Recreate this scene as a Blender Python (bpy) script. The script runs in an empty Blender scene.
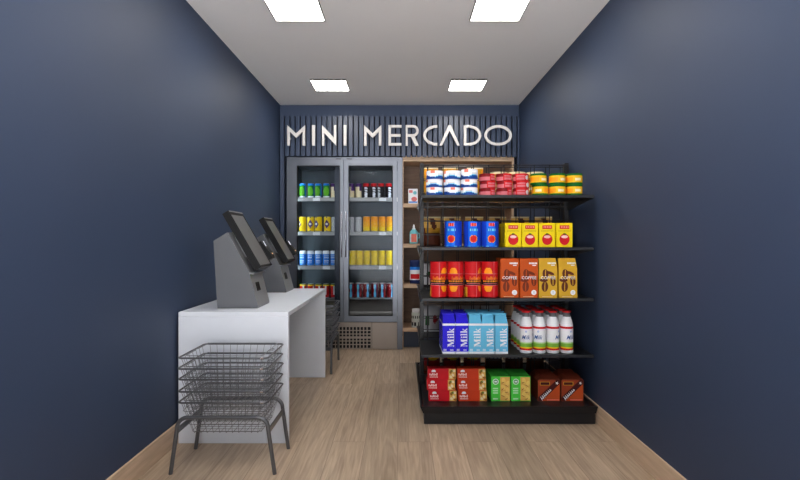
import bpy, math, random
from mathutils import Vector, Matrix
random.seed(7)
PI = math.pi
K = 500 / 480.0          # all distances along the room were measured for one lens and are scaled together
EYE = 1.2
def Y(z): return z * K
scene = bpy.context.scene
COL = scene.collection

# ------------------------------------------------------------------ materials
def lin(c):
    c /= 255.0
    return c / 12.92 if c <= 0.04045 else ((c + 0.055) / 1.055) ** 2.4
def rgb(r, g, b): return (lin(r), lin(g), lin(b), 1)
MATS = {}
def mat(name, col, rough=0.5, metal=0.0, vary=0.04, scale=12, bump=0.0, spec=0.5, emit=None, strength=0):
    if name in MATS: return MATS[name]
    m = bpy.data.materials.new(name); m.use_nodes = True
    nt = m.node_tree; b = nt.nodes['Principled BSDF']
    c = rgb(*col)
    b.inputs['Roughness'].default_value = rough
    b.inputs['Metallic'].default_value = metal
    b.inputs['Specular IOR Level'].default_value = spec
    tc = nt.nodes.new('ShaderNodeTexCoord'); n = nt.nodes.new('ShaderNodeTexNoise')
    n.inputs['Scale'].default_value = scale; n.inputs['Detail'].default_value = 3
    nt.links.new(tc.outputs['Object'], n.inputs['Vector'])
    r = nt.nodes.new('ShaderNodeValToRGB')
    r.color_ramp.elements[0].position = 0.3; r.color_ramp.elements[1].position = 0.7
    r.color_ramp.elements[0].color = tuple(x * (1 - vary) for x in c[:3]) + (1,)
    r.color_ramp.elements[1].color = tuple(min(1, x * (1 + vary)) for x in c[:3]) + (1,)
    nt.links.new(n.outputs['Fac'], r.inputs['Fac']); nt.links.new(r.outputs['Color'], b.inputs['Base Color'])
    if bump:
        bp = nt.nodes.new('ShaderNodeBump'); bp.inputs['Strength'].default_value = bump; bp.inputs['Distance'].default_value = 0.002
        nt.links.new(n.outputs['Fac'], bp.inputs['Height']); nt.links.new(bp.outputs['Normal'], b.inputs['Normal'])
    if emit:
        b.inputs['Emission Color'].default_value = rgb(*emit); b.inputs['Emission Strength'].default_value = strength
    MATS[name] = m
    return m

def wood(name, dark, light, plank=None, rough=0.5, along='Y', grain=1.0):
    m = bpy.data.materials.new(name); m.use_nodes = True; MATS[name] = m
    nt = m.node_tree; N = nt.nodes.new; L = nt.links.new; b = nt.nodes['Principled BSDF']
    b.inputs['Roughness'].default_value = rough
    tc = N('ShaderNodeTexCoord'); mp = N('ShaderNodeMapping')
    L(tc.outputs['Object'], mp.inputs['Vector'])
    offs = None
    if plank:
        # brick texture gives planks running along the room: rotate so rows run along Y
        mr = N('ShaderNodeMapping'); mr.inputs['Rotation'].default_value = (0, 0, PI / 2)
        mr.inputs['Location'].default_value = (0.37, 0.0225, 0)
        L(tc.outputs['Object'], mr.inputs['Vector'])
        br = N('ShaderNodeTexBrick'); br.offset = 0.37; br.offset_frequency = 2
        br.inputs['Scale'].default_value = 1.0
        br.inputs['Brick Width'].default_value = plank[0]; br.inputs['Row Height'].default_value = plank[1]
        br.inputs['Mortar Size'].default_value = 0.0012; br.inputs['Mortar Smooth'].default_value = 0.3
        br.inputs['Color1'].default_value = (0, 0, 0, 1); br.inputs['Color2'].default_value = (1, 1, 1, 1)
        br.inputs['Mortar'].default_value = (0.5, 0.5, 0.5, 1)
        L(mr.outputs['Vector'], br.inputs['Vector'])
        sc = N('ShaderNodeVectorMath'); sc.operation = 'SCALE'; sc.inputs['Scale'].default_value = 7.0
        L(br.outputs['Color'], sc.inputs[0])
        ad = N('ShaderNodeVectorMath'); ad.operation = 'ADD'
        L(tc.outputs['Object'], ad.inputs[0]); L(sc.outputs[0], ad.inputs[1])
        L(ad.outputs[0], mp.inputs['Vector'])
    s = {'Y': (13 * grain, 0.7 * grain, 9 * grain), 'X': (0.9 * grain, 9 * grain, 9 * grain), 'Z': (9 * grain, 9 * grain, 0.9 * grain)}[along]
    mp.inputs['Scale'].default_value = s
    n1 = N('ShaderNodeTexNoise'); n1.inputs['Scale'].default_value = 1.0; n1.inputs['Detail'].default_value = 4
    n1.inputs['Distortion'].default_value = 0.35
    L(mp.outputs['Vector'], n1.inputs['Vector'])
    # growth-ring contours: bands of the stretched noise
    mu = N('ShaderNodeMath'); mu.operation = 'MULTIPLY'; mu.inputs[1].default_value = 48
    L(n1.outputs['Fac'], mu.inputs[0])
    sn = N('ShaderNodeMath'); sn.operation = 'SINE'; L(mu.outputs[0], sn.inputs[0])
    n2 = N('ShaderNodeTexNoise'); n2.inputs['Scale'].default_value = 6.5; n2.inputs['Detail'].default_value = 6
    L(mp.outputs['Vector'], n2.inputs['Vector'])
    mx = N('ShaderNodeMath'); mx.operation = 'MULTIPLY_ADD'; mx.inputs[1].default_value = 0.075
    n2s = N('ShaderNodeMath'); n2s.operation = 'MULTIPLY'; n2s.inputs[1].default_value = 0.62; L(n2.outputs['Fac'], n2s.inputs[0])
    L(sn.outputs[0], mx.inputs[0]); L(n2s.outputs[0], mx.inputs[2])
    mx2 = N('ShaderNodeMath'); mx2.operation = 'MULTIPLY_ADD'; mx2.inputs[1].default_value = 0.55; 
    L(n1.outputs['Fac'], mx2.inputs[0]); L(mx.outputs[0], mx2.inputs[2])
    rp = N('ShaderNodeValToRGB'); rp.color_ramp.elements[0].position = 0.30; rp.color_ramp.elements[1].position = 1.1
    rp.color_ramp.elements[1].position = 0.86
    rp.color_ramp.elements[0].color = rgb(*dark); rp.color_ramp.elements[1].color = rgb(*light)
    L(mx2.outputs[0], rp.inputs['Fac'])
    out = rp.outputs['Color']
    if plank:
        tone = N('ShaderNodeMapRange'); tone.inputs['To Min'].default_value = 0.88; tone.inputs['To Max'].default_value = 1.08
        L(br.outputs['Color'], tone.inputs['Value'])
        m1 = N('ShaderNodeMix'); m1.data_type = 'RGBA'; m1.blend_type = 'MULTIPLY'; m1.inputs[0].default_value = 1
        L(out, m1.inputs[6]); L(tone.outputs[0], m1.inputs[7])
        m2 = N('ShaderNodeMix'); m2.data_type = 'RGBA'; L(br.outputs['Fac'], m2.inputs[0])
        L(m1.outputs[2], m2.inputs[6]); m2.inputs[7].default_value = rgb(112, 92, 76)
        out = m2.outputs[2]
    L(out, b.inputs['Base Color'])
    return m

def glass_mat():
    m = bpy.data.materials.new('door_glass'); m.use_nodes = True; MATS['glass'] = m
    nt = m.node_tree; nt.nodes.clear(); N = nt.nodes.new; L = nt.links.new
    o = N('ShaderNodeOutputMaterial'); t = N('ShaderNodeBsdfTransparent'); g = N('ShaderNodeBsdfGlossy')
    t.inputs['Color'].default_value = (0.90, 0.93, 0.95, 1); g.inputs['Roughness'].default_value = 0.03
    f = N('ShaderNodeFresnel'); f.inputs['IOR'].default_value = 1.12
    x = N('ShaderNodeMixShader'); L(f.outputs[0], x.inputs[0]); L(t.outputs[0], x.inputs[1]); L(g.outputs[0], x.inputs[2])
    L(x.outputs[0], o.inputs[0])
    return m

M_WALL = mat('blue_wall_paint', (47, 61, 86), 0.56, vary=0.02, scale=3, spec=0.4)
M_SLAT = mat('blue_slat_paint', (48, 61, 85), 0.36, vary=0.02, scale=5)
M_CEIL = mat('ceiling_paint', (243, 240, 238), 0.8, vary=0.01, scale=2)
M_FLOOR = wood('oak_floor', (146, 124, 102), (198, 176, 151), plank=(1.9, 0.193), rough=0.42, along='Y')
M_BASE = wood('oak_baseboard', (174, 148, 122), (216, 190, 162), rough=0.5, along='Y')
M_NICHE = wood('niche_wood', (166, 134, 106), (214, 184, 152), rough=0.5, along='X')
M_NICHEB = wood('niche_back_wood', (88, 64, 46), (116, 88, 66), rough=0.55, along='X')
M_GLASS = glass_mat()
M_STEEL = mat('brushed_steel', (108, 112, 120), 0.32, 0.8, vary=0.05, scale=6)
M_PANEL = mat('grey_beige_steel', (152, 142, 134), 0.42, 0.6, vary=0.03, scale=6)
M_DARKIN = mat('fridge_liner', (46, 54, 62), 0.35, 0.2, vary=0.04)
M_BLACK = mat('matt_black', (14, 14, 16), 0.5, spec=.25)
M_BLKMET = mat('black_powder_coat', (29, 29, 32), 0.36, 0.0, vary=0.05, spec=.28)
M_LIP = mat('dark_grey_metal', (36, 38, 42), 0.4, 0.0, spec=.25)
M_WHITE = mat('white_laminate', (218, 223, 231), 0.4, vary=0.01)
M_LETTER = mat('letter_white', (212, 208, 204), 0.45, vary=0.01)
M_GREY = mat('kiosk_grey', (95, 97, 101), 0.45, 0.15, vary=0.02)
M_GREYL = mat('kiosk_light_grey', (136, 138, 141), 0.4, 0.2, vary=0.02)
M_SCREEN = mat('screen_glass', (106, 105, 103), 0.3, 0, vary=0.02, scale=2)
M_WIRE = mat('dark_wire_steel', (104, 106, 110), 0.3, 0.3, vary=0.05)
M_TUBE = mat('dark_tube_steel', (92, 93, 97), 0.28, 0.45, vary=0.05)
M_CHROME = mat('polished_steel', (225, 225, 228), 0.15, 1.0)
M_TRIM = mat('lamp_trim', (60, 56, 54), 0.5)
M_LAMP = mat('lamp_diffuser', (255, 255, 255), 0.5, emit=(255, 251, 246), strength=25)
M_LED = mat('led_strip', (255, 255, 255), 0.5, emit=(225, 238, 255), strength=17)
M_LED2 = mat('bright_led_strip', (255, 255, 255), 0.5, emit=(215, 240, 250), strength=34)
M_STRIP = mat('price_strip', (164, 160, 158), 0.4, vary=0.03)
M_TAG = mat('price_tag', (240, 238, 238), 0.4, vary=0.02)
P = lambda n, c, r=0.5, **k: mat('print_' + n, c, r, spec=.16, **k)
WHT = P('white', (232, 234, 238)); RED = P('red', (196, 24, 30)); BLU = P('blue', (24, 66, 140)); PINK = P('pink', (200, 104, 112))
DRED = P('deep_red', (122, 14, 22)); YEL = P('yellow', (236, 196, 20)); ORG = P('orange', (240, 150, 28)); GRN = P('green', (22, 116, 44))
LGRN = P('leaf_green', (92, 164, 36)); BLK = P('black', (22, 20, 22)); SKY = P('sky_blue', (98, 184, 222)); PUR = P('purple', (66, 30, 92))
ROYAL = P('royal_blue', (22, 62, 186)); BRIGHTB = P('bright_blue', (34, 122, 214)); MILKD = P('ultramarine', (42, 30, 214)); TIN = mat('tin_metal', (190, 190, 194), 0.3, 0.8)
CREAM = P('cream', (238, 220, 178)); GOLD = P('gold', (206, 150, 40)); BRN = P('brown', (92, 44, 26)); COFO = P('burnt_orange', (190, 78, 20))
MUST = P('mustard', (206, 160, 44)); LYEL = P('lemon', (232, 204, 12)); DKYEL = P('olive_yellow', (186, 160, 24)); PGRN = P('pack_green', (80, 214, 74)); DGRN = P('dark_green', (14, 92, 30))
BOXR = P('biscuit_red', (204, 26, 38)); BOXO = P('biscuit_orange', (206, 64, 30)); CARD = P('choc_brown', (104, 44, 28)); CARDF = P('choc_front', (150, 62, 34)); CARDL = P('choc_orange', (190, 78, 34)); CARDD = P('choc_dark', (70, 22, 24))
GRY = P('silver_grey', (168, 168, 172)); LGRY = P('pale_grey', (204, 202, 204)); TEAL = P('teal', (120, 196, 206)); NAVY = P('navy', (22, 36, 84)); SALM = P('salmon', (236, 128, 110))
BISC = P('biscuit', (226, 178, 92)); BISCD = P('biscuit_dark', (160, 98, 44))

# ------------------------------------------------------------------ mesh builder
class MB:
    def __init__(s): s.v = []; s.f = []; s.m = []; s.s = []; s.mats = []
    def mi(s, m):
        if m not in s.mats: s.mats.append(m)
        return s.mats.index(m)
    def add(s, vs, fs, m, smooth=False):
        o = len(s.v); s.v += [tuple(v) for v in vs]
        for i, f in enumerate(fs):
            s.f.append([o + k for k in f]); s.m.append(s.mi(m[i] if isinstance(m, list) else m)); s.s.append(smooth)
    def box(s, x0, x1, y0, y1, z0, z1, m, b=0.0):
        if b <= 0:
            vs = [(x, y, z) for z in (z0, z1) for y in (y0, y1) for x in (x0, x1)]
            s.add(vs, [(0, 2, 3, 1), (4, 5, 7, 6), (0, 1, 5, 4), (2, 6, 7, 3), (0, 4, 6, 2), (1, 3, 7, 5)], m); return
        # chamfered in every edge: three nested rectangles per corner
        P3 = {}
        vs = []
        for ix, (X, dx) in enumerate(((x0, b), (x1, -b))):
            for iy, (Yy, dy) in enumerate(((y0, b), (y1, -b))):
                for iz, (Z, dz) in enumerate(((z0, b), (z1, -b))):
                    for a, p in enumerate(((X, Yy + dy, Z + dz), (X + dx, Yy, Z + dz), (X + dx, Yy + dy, Z))):
                        P3[(ix, iy, iz, a)] = len(vs); vs.append(p)
        g = lambda *k: P3[k]
        fs = []
        for i in (0, 1):
            fs.append([g(i, 0, 0, 0), g(i, 1, 0, 0), g(i, 1, 1, 0), g(i, 0, 1, 0)][::(-1 if i == 0 else 1)])
            fs.append([g(0, i, 0, 1), g(1, i, 0, 1), g(1, i, 1, 1), g(0, i, 1, 1)][::(1 if i == 0 else -1)])
            fs.append([g(0, 0, i, 2), g(1, 0, i, 2), g(1, 1, i, 2), g(0, 1, i, 2)][::(-1 if i == 0 else 1)])
        for i in (0, 1):
            for j in (0, 1):
                fs.append([g(i, j, 0, 0), g(i, j, 1, 0), g(i, j, 1, 1), g(i, j, 0, 1)])
                fs.append([g(i, 0, j, 0), g(i, 1, j, 0), g(i, 1, j, 2), g(i, 0, j, 2)])
                fs.append([g(0, i, j, 1), g(1, i, j, 1), g(1, i, j, 2), g(0, i, j, 2)])
                for k in (0, 1): fs.append([g(i, j, k, 0), g(i, j, k, 1), g(i, j, k, 2)])
        s.add(vs, fs, m)
    def prism(s, poly, fn, a0, a1, m, side=None):
        """poly of (u, v); fn(u, v, a) gives the point"""
        n = len(poly)
        vs = [fn(u, v, a0) for u, v in poly] + [fn(u, v, a1) for u, v in poly]
        fs = [list(range(n)), list(range(2 * n - 1, n - 1, -1))] + [[i, n + i, n + (i + 1) % n, (i + 1) % n] for i in range(n)]
        s.add(vs, fs, [m, m] + [side or m] * n)
    def ring(s, outer, inner, fn, a0, a1, m):
        """a frame between two loops of equal length"""
        n = len(outer)
        vs = [fn(*p, a) for a in (a0, a1) for lp in (outer, inner) for p in lp]
        fs = []
        for i in range(n):
            j = (i + 1) % n
            fs += [[i, j, n + j, n + i], [2 * n + i, 3 * n + i, 3 * n + j, 2 * n + j], [i, 2 * n + i, 2 * n + j, j], [n + i, n + j, 3 * n + j, 3 * n + i]]
        s.add(vs, fs, m)
    def tube(s, pts, r, m, n=8, closed=False):
        pts = [Vector(p) for p in pts]; N = len(pts); vs = []; up = None
        for i, p in enumerate(pts):
            a = pts[(i - 1) % N] if (closed or i > 0) else p
            b = pts[(i + 1) % N] if (closed or i < N - 1) else p
            t = (b - a).normalized()
            if up is None:
                up = Vector((0, 0, 1)) if abs(t.z) < 0.9 else Vector((1, 0, 0))
            u = t.cross(up)
            if u.length < 1e-4: u = t.cross(Vector((0.3, 1, 0.2)))
            u.normalize(); w = u.cross(t).normalized(); up = w
            for k in range(n):
                q = 2 * PI * k / n + PI / n
                vs.append(p + u * (r * math.cos(q)) + w * (r * math.sin(q)))
        fs = []
        for i in range(N if closed else N - 1):
            j = (i + 1) % N
            for k in range(n):
                l = (k + 1) % n
                fs.append([i * n + k, i * n + l, j * n + l, j * n + k])
        if not closed: fs += [list(range(n - 1, -1, -1)), list(range((N - 1) * n, N * n))]
        s.add(vs, fs, m, n > 4)
    def lathe(s, prof, fn, seg=32):
        """prof of (r, z); fn(phi, z, k) -> material, phi 0 faces the viewer (-Y), + turns to +X"""
        vs = []; fs = []; ms = []
        for r, z in prof:
            for k in range(seg):
                q = 2 * PI * k / seg
                vs.append((r * math.sin(q), -r * math.cos(q), z))
        for i in range(len(prof) - 1):
            for k in range(seg):
                l = (k + 1) % seg
                q = 2 * PI * (k + 0.5) / seg
                if q > PI: q -= 2 * PI
                fs.append([i * seg + k, i * seg + l, (i + 1) * seg + l, (i + 1) * seg + k])
                ms.append(fn(q, (prof[i][1] + prof[i + 1][1]) / 2, i))
        n = len(prof)
        fs += [list(range(seg - 1, -1, -1)), list(range((n - 1) * seg, n * seg))]
        ms += [fn(0, prof[0][1], 0), fn(0, prof[-1][1], n - 1)]
        s.add(vs, fs, ms, True)
        s.s[-1] = False; s.s[-2] = False
    def flat(s, poly, place, m): s.add([place(u, v) for u, v in poly], [list(range(len(poly)))], m)
    def text(s, body, size, place, m, rot=0.0, bold=0.0, shear=0.0, width=None):
        vs, fs = text_mesh(body, bold, shear)
        xs = [v[0] for v in vs]; ys = [v[1] for v in vs]
        cx, cy = (min(xs) + max(xs)) / 2, (min(ys) + max(ys)) / 2
        h = max(ys) - min(ys); k = size / h; kx = k if width is None else width / (max(xs) - min(xs))
        c, t = math.cos(rot), math.sin(rot)
        out = []
        for x, y in vs:
            x = (x - cx) * kx; y = (y - cy) * k
            out.append(place(x * c - y * t, x * t + y * c))
        s.add(out, fs, m)
    def build(s, name, parent=None, loc=None, recalc=True, auto=None):
        me = bpy.data.meshes.new(name); me.from_pydata(s.v, [], s.f)
        for m in s.mats: me.materials.append(m)
        me.polygons.foreach_set('material_index', s.m); me.polygons.foreach_set('use_smooth', s.s)
        me.update()
        if recalc:
            import bmesh
            b = bmesh.new(); b.from_mesh(me); bmesh.ops.recalc_face_normals(b, faces=b.faces); b.to_mesh(me); b.free()
        if any(s.s):
            try: me.set_sharp_from_angle(angle=math.radians(40))
            except Exception: pass
        o = bpy.data.objects.new(name, me); COL.objects.link(o)
        if parent: o.parent = parent
        if loc: o.location = loc
        return o

_TX = {}
def text_mesh(body, bold, shear):
    key = (body, bold, shear)
    if key in _TX: return _TX[key]
    cu = bpy.data.curves.new('lettering', 'FONT'); cu.body = body; cu.size = 1; cu.offset = bold; cu.shear = shear
    cu.resolution_u = 3; cu.fill_mode = 'FRONT'
    o = bpy.data.objects.new('lettering', cu); COL.objects.link(o)
    bpy.context.view_layer.update()
    dg = bpy.context.evaluated_depsgraph_get()
    me = bpy.data.meshes.new_from_object(o.evaluated_get(dg))
    r = ([(v.co.x, v.co.y) for v in me.vertices], [list(p.vertices) for p in me.polygons])
    bpy.data.objects.remove(o); bpy.data.curves.remove(cu); bpy.data.meshes.remove(me)
    _TX[key] = r
    return r

def ell(cx, cy, rx, ry, n=20, a=0):
    return [(cx + rx * math.cos(2 * PI * i / n) * math.cos(a) - ry * math.sin(2 * PI * i / n) * math.sin(a),
             cy + rx * math.cos(2 * PI * i / n) * math.sin(a) + ry * math.sin(2 * PI * i / n) * math.cos(a)) for i in range(n)]
def rect(x0, x1, y0, y1): return [(x0, y0), (x1, y0), (x1, y1), (x0, y1)]
def empty(name, loc=(0, 0, 0), rz=0):
    o = bpy.data.objects.new(name, None); COL.objects.link(o); o.location = loc; o.rotation_euler = (0, 0, rz)
    o.empty_display_size = 0.05
    return o
def tag(o, label, cat, group=None):
    o['label'] = label; o['category'] = cat
    if group: o['group'] = group
    return o
def struct(o): o['kind'] = 'structure'; return o
def children_of(o): return [c for c in COL.objects if c.parent == o]
def dup(o, kids=None):
    c = o.copy(); COL.objects.link(c)
    for ch in (children_of(o) if kids is None else kids):
        d = ch.copy(); COL.objects.link(d); d.parent = c
        for g in children_of(ch):
            e = g.copy(); COL.objects.link(e); e.parent = d
    return c
ORD = ['first', 'second', 'third', 'fourth', 'fifth', 'sixth', 'seventh', 'eighth']
def pos(i, n):
    if n == 1: return ''
    if i == 0: return 'leftmost'
    if i == n - 1: return 'rightmost'
    if n == 3: return 'middle'
    return ORD[i] + ' from left'
class Kind:
    """one product built once; every further one is a copy of it and of its printed parts"""
    def __init__(s, root): s.root = root; s.used = False; s.kids = children_of(root); 
    def put(s, x, y, z, label, cat, group, rz=0.0, sc=None):
        o = s.root if not s.used else dup(s.root, s.kids)
        s.used = True
        o.location = (x, y, z); o.rotation_euler = (0, 0, rz)
        if sc: o.scale = sc
        return tag(o, label, cat, group)

# ------------------------------------------------------------------ room
XL, XR = -1.331, 1.286
H = 2.68
YB = Y(5.262)          # plane of the wall above the fridge
YR = Y(6.0)            # back of the recess that holds fridge and shelves
YF = -1.3              # the room opens onto the street side behind the camera
fl = MB(); fl.box(XL - .15, XR + .15, YF, YR + .1, -.08, 0, M_FLOOR); struct(fl.build('floor'))
ce = MB(); ce.box(XL - .15, XR + .15, YF, YR + .1, H, H + .1, M_CEIL); struct(ce.build('ceiling'))
wl = MB(); wl.box(XL - .12, XL, YF, YR, 0, H, M_WALL); struct(wl.build('wall_left'))
wr = MB(); wr.box(XR, XR + .12, YF, YR, 0, H, M_WALL); struct(wr.build('wall_right'))
wb = MB(); wb.box(XL, XR, YR, YR + .1, 0, H, M_WALL); struct(wb.build('wall_back'))
# wall above and beside the recess
NX0, NX1, NT = -1.262, 1.236, 2.126
wf = MB()
wf.prism([(XL, 0), (NX0, 0), (NX0, NT), (NX1, NT), (NX1, 0), (XR, 0), (XR, H), (XL, H)], lambda u, v, a: (u, a, v), YB, YB + .12, M_WALL)
struct(wf.build('wall_front_of_recess'))
b = MB(); b.box(XL, XL + .013, YF, YB, 0, .123, M_BASE, .002); struct(b.build('baseboard_left'))
b = MB(); b.box(XR - .013, XR, YF, YB, 0, .123, M_BASE, .002); struct(b.build('baseboard_right'))
# vertical slats
sl = MB(); pitch = 0.0575; ST = 2.553
n = int((XR - XL) / pitch) + 1
yf = YB - 0.040
for i in range(n):
    x0 = XL + 0.008 + i * pitch; x1 = min(x0 + 0.0445, XR - .002)
    if x0 > XR - .02: break
    z0 = 0.0 if (x1 < NX0 + .004 or x0 > NX1 - .004) else (2.113 if x1 < .02 else 2.106)
    sl.box(x0, x1, yf, YB - .0065, z0, ST, M_SLAT, .002)
struct(sl.build('trim_1'))
# near-black sheet behind the slats, added to paint in the shade of the gaps
bf = MB(); bf.prism([(XL + .002, 0), (NX0 - .002, 0), (NX0 - .002, 2.128), (NX1 + .002, 2.128), (NX1 + .002, 0), (XR - .002, 0), (XR - .002, ST - .002), (XL + .002, ST - .002)], lambda u, v, a: (u, a, v), YB - .006, YB - .0005, mat('groove_shade', (16, 18, 24), .9, spec=.1))
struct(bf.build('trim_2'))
# ceiling lamps
def lamp():
    r = empty('ceiling_lamp')
    a = MB(); w = .159
    a.ring(rect(-w - .006, w + .006, -w - .006, w + .006), rect(-w, w, -w, w), lambda u, v, t: (u, v, t), -.015, 0, M_TRIM)
    a.build('lamp_trim', r)
    d = MB(); d.box(-w, w, -w, w, -.012, -.003, M_LAMP); d.build('diffuser', r)
    return r
lk = None
LX = (-.676, .622); LZ = ((4.565, 'by the slatted wall'), (3.06, 'nearer the viewer'), (1.55, 'above the viewer'), (0.05, 'at the room entrance'))
L0 = lamp(); KL = Kind(L0)
for zz, where in LZ:
    for i, x in enumerate(LX):
        side = ('left', 'right')[i]
        KL.put(x, Y(zz), H, f'square white ceiling lamp, {side} one of the pair ' + where, 'ceiling lamp', 'square ceiling lamps')

# ------------------------------------------------------------------ sign letters
def sign():
    zt, zb = 2.434, 2.214; sY = Y(5.15); s = Y(5.15) / K / 480
    yb = sY; T = .027
    X = lambda px: (px - 401.5) * s
    fn = lambda u, v, a: (u, a, v)
    def strokes(nm, lab, parts):
        m = MB()
        for p in parts:
            if p[0] == 'p': m.prism(p[1], fn, yb, yb + .022, M_LETTER)
            elif p[0] == 'r': m.ring(p[1], p[2], fn, yb, yb + .022, M_LETTER)
            elif p[0] == 'a':   # open arc band
                o, i = p[1], p[2]
                m.prism(o + i[::-1], fn, yb, yb + .022, M_LETTER) if False else arc(m, o, i)
        # small spacers hold the letter off the slats
        o = m.build('sign_letter')
        tag(o, lab, 'sign letter', 'raised letters of the MINI MERCADO sign')
        sp = MB()
        sp.box(p0[0] - .006, p0[0] + .006, yb + .0225, yf - .0005, p0[1] - .006, p0[1] + .006, M_LETTER); sp.build('spacer', o)
    def arc(m, o, i):
        n = len(o); vs = [fn(*q, a) for a in (yb, yb + .022) for lp in (o, i) for q in lp]; fs = []
        for k in range(n - 1):
            j = k + 1
            fs += [[k, j, n + j, n + k], [2 * n + k, 3 * n + k, 3 * n + j, 2 * n + j], [k, 2 * n + k, 2 * n + j, j], [n + k, n + j, 3 * n + j, 3 * n + k]]
        for k in (0, n - 1): fs.append([k, n + k, 3 * n + k, 2 * n + k])
        m.add(vs, fs, M_LETTER)
    def mletter(a, c):
        x0, x1 = X(a), X(c); mid = (x0 + x1) / 2; zm = zb + .095
        return [('p', [(x0, zb), (x0 + T, zb), (x0 + T, zt - .062), (mid, zm + .037), (x1 - T, zt - .062), (x1 - T, zb), (x1, zb), (x1, zt), (mid, zm + .09 - .012), (x0, zt)][:0] or
                 [(x0, zb), (x0 + T, zb), (x0 + T, zt - .07), (mid, zm - .012), (x1 - T, zt - .07), (x1 - T, zb), (x1, zb), (x1, zt), (mid, zm + .036), (x0, zt)])]
    p0 = (X(289), 2.3); strokes('M', 'first white letter M of the wall sign, left end above the fridge', mletter(287.2, 305))
    p0 = (X(313.5), 2.3); strokes('I', 'white letter I right after the first M of the wall sign', [('p', rect(X(312.0), X(315.0), zb, zt))])
    p0 = (X(323.5), 2.3)
    x0, x1 = X(322), X(336.2)
    strokes('N', 'white letter N of the wall sign', [('p', [(x0, zb), (x0 + T * .9, zb), (x0 + T * .9, zt - .085), (x1, zb), (x1, zt), (x1 - T * .9, zt), (x1 - T * .9, zb + .085), (x0, zt)])])
    p0 = (X(345), 2.3); strokes('I', 'white letter I just before the gap between the two words', [('p', rect(X(343.7), X(346.4), zb, zt))])
    p0 = (X(365.5), 2.3); strokes('M', 'white letter M that begins the second word of the wall sign', mletter(364, 381.3))
    x0, x1 = X(388.5), X(401.5); t = .027; zm = (zt + zb) / 2
    p0 = (X(390), 2.3)
    strokes('E', 'white letter E of the wall sign', [('p', [(x0, zb), (x1, zb), (x1, zb + t), (x0 + T, zb + t), (x0 + T, zm - t / 2), (x1 - .01, zm - t / 2), (x1 - .01, zm + t / 2), (x0 + T, zm + t / 2), (x0 + T, zt - t), (x1, zt - t), (x1, zt), (x0, zt)])])
    # R
    x0, x1 = X(405.7), X(418.7); r = .062; cz = zt - r; cx = x1 - r * .95; t = .027
    outp = [(x0, zt)] + [(cx + r * .95 * math.sin(a), cz + r * math.cos(a)) for a in [PI * k / 12 for k in range(13)]] + [(x0, zt - 2 * r)]
    inp = [(x0 + T * .8, zt - t)] + [(cx + (r - t) * .95 * math.sin(a), cz + (r - t) * math.cos(a)) for a in [PI * k / 12 for k in range(13)]] + [(x0 + T * .8, zt - 2 * r + t)]
    zq = zt - 2 * r
    p0 = (X(407), 2.3)
    strokes('R', 'white letter R of the wall sign', [('r', outp, inp), ('p', [(x0, zb), (x0 + T * .8, zb), (x0 + T * .8, zq), (x0, zq)]), ('p', [(x0 + .055, zq + .004), (x1 - .036, zb), (x1, zb), (x0 + .095, zq + .004)])])
    # C
    cx, rx, rz = X(437.3), X(437.3) - X(423.3), (zt - zb) / 2
    A = [PI * k / 24 for k in range(25)]
    p0 = (X(424.5), zm)
    strokes('C', 'white letter C of the wall sign, open to the right', [('a', [(cx - rx * math.sin(a), zm + rz * math.cos(a)) for a in A], [(cx - (rx - T) * math.sin(a), zm + (rz - .028) * math.cos(a)) for a in A])])
    x0, x1 = X(439.3), X(460); mid = (x0 + x1) / 2
    p0 = (mid, zt - .03)
    strokes('A', 'white letter A without a crossbar in the wall sign', [('p', [(x0, zb), (x0 + T * 1.05, zb), (mid, zt - .06), (x1 - T * 1.05, zb), (x1, zb), (mid + .012, zt), (mid - .012, zt)])])
    x0, x1 = X(463.8), X(481.3); rx = x1 - x0
    p0 = (X(465.5), 2.3)
    e = x0 + .05; A2 = [PI * k / 20 for k in range(21)]
    strokes('D', 'white letter D of the wall sign', [('r', [(x0, zt)] + [(e + (x1 - e) * math.sin(a), zm + rz * math.cos(a)) for a in A2] + [(x0, zb)],
                     [(x0 + T, zt - .027)] + [(e + (x1 - e - T) * math.sin(a), zm + (rz - .027) * math.cos(a)) for a in A2] + [(x0 + T, zb + .027)])])
    cx = X(498.2); rx = X(512) - cx
    p0 = (cx - rx + .015, zm)
    strokes('O', 'wide oval white letter O at the right end of the wall sign', [('r', ell(cx, zm, rx, rz, 48), ell(cx, zm, rx - T, rz - .028, 48))])
sign()

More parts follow.
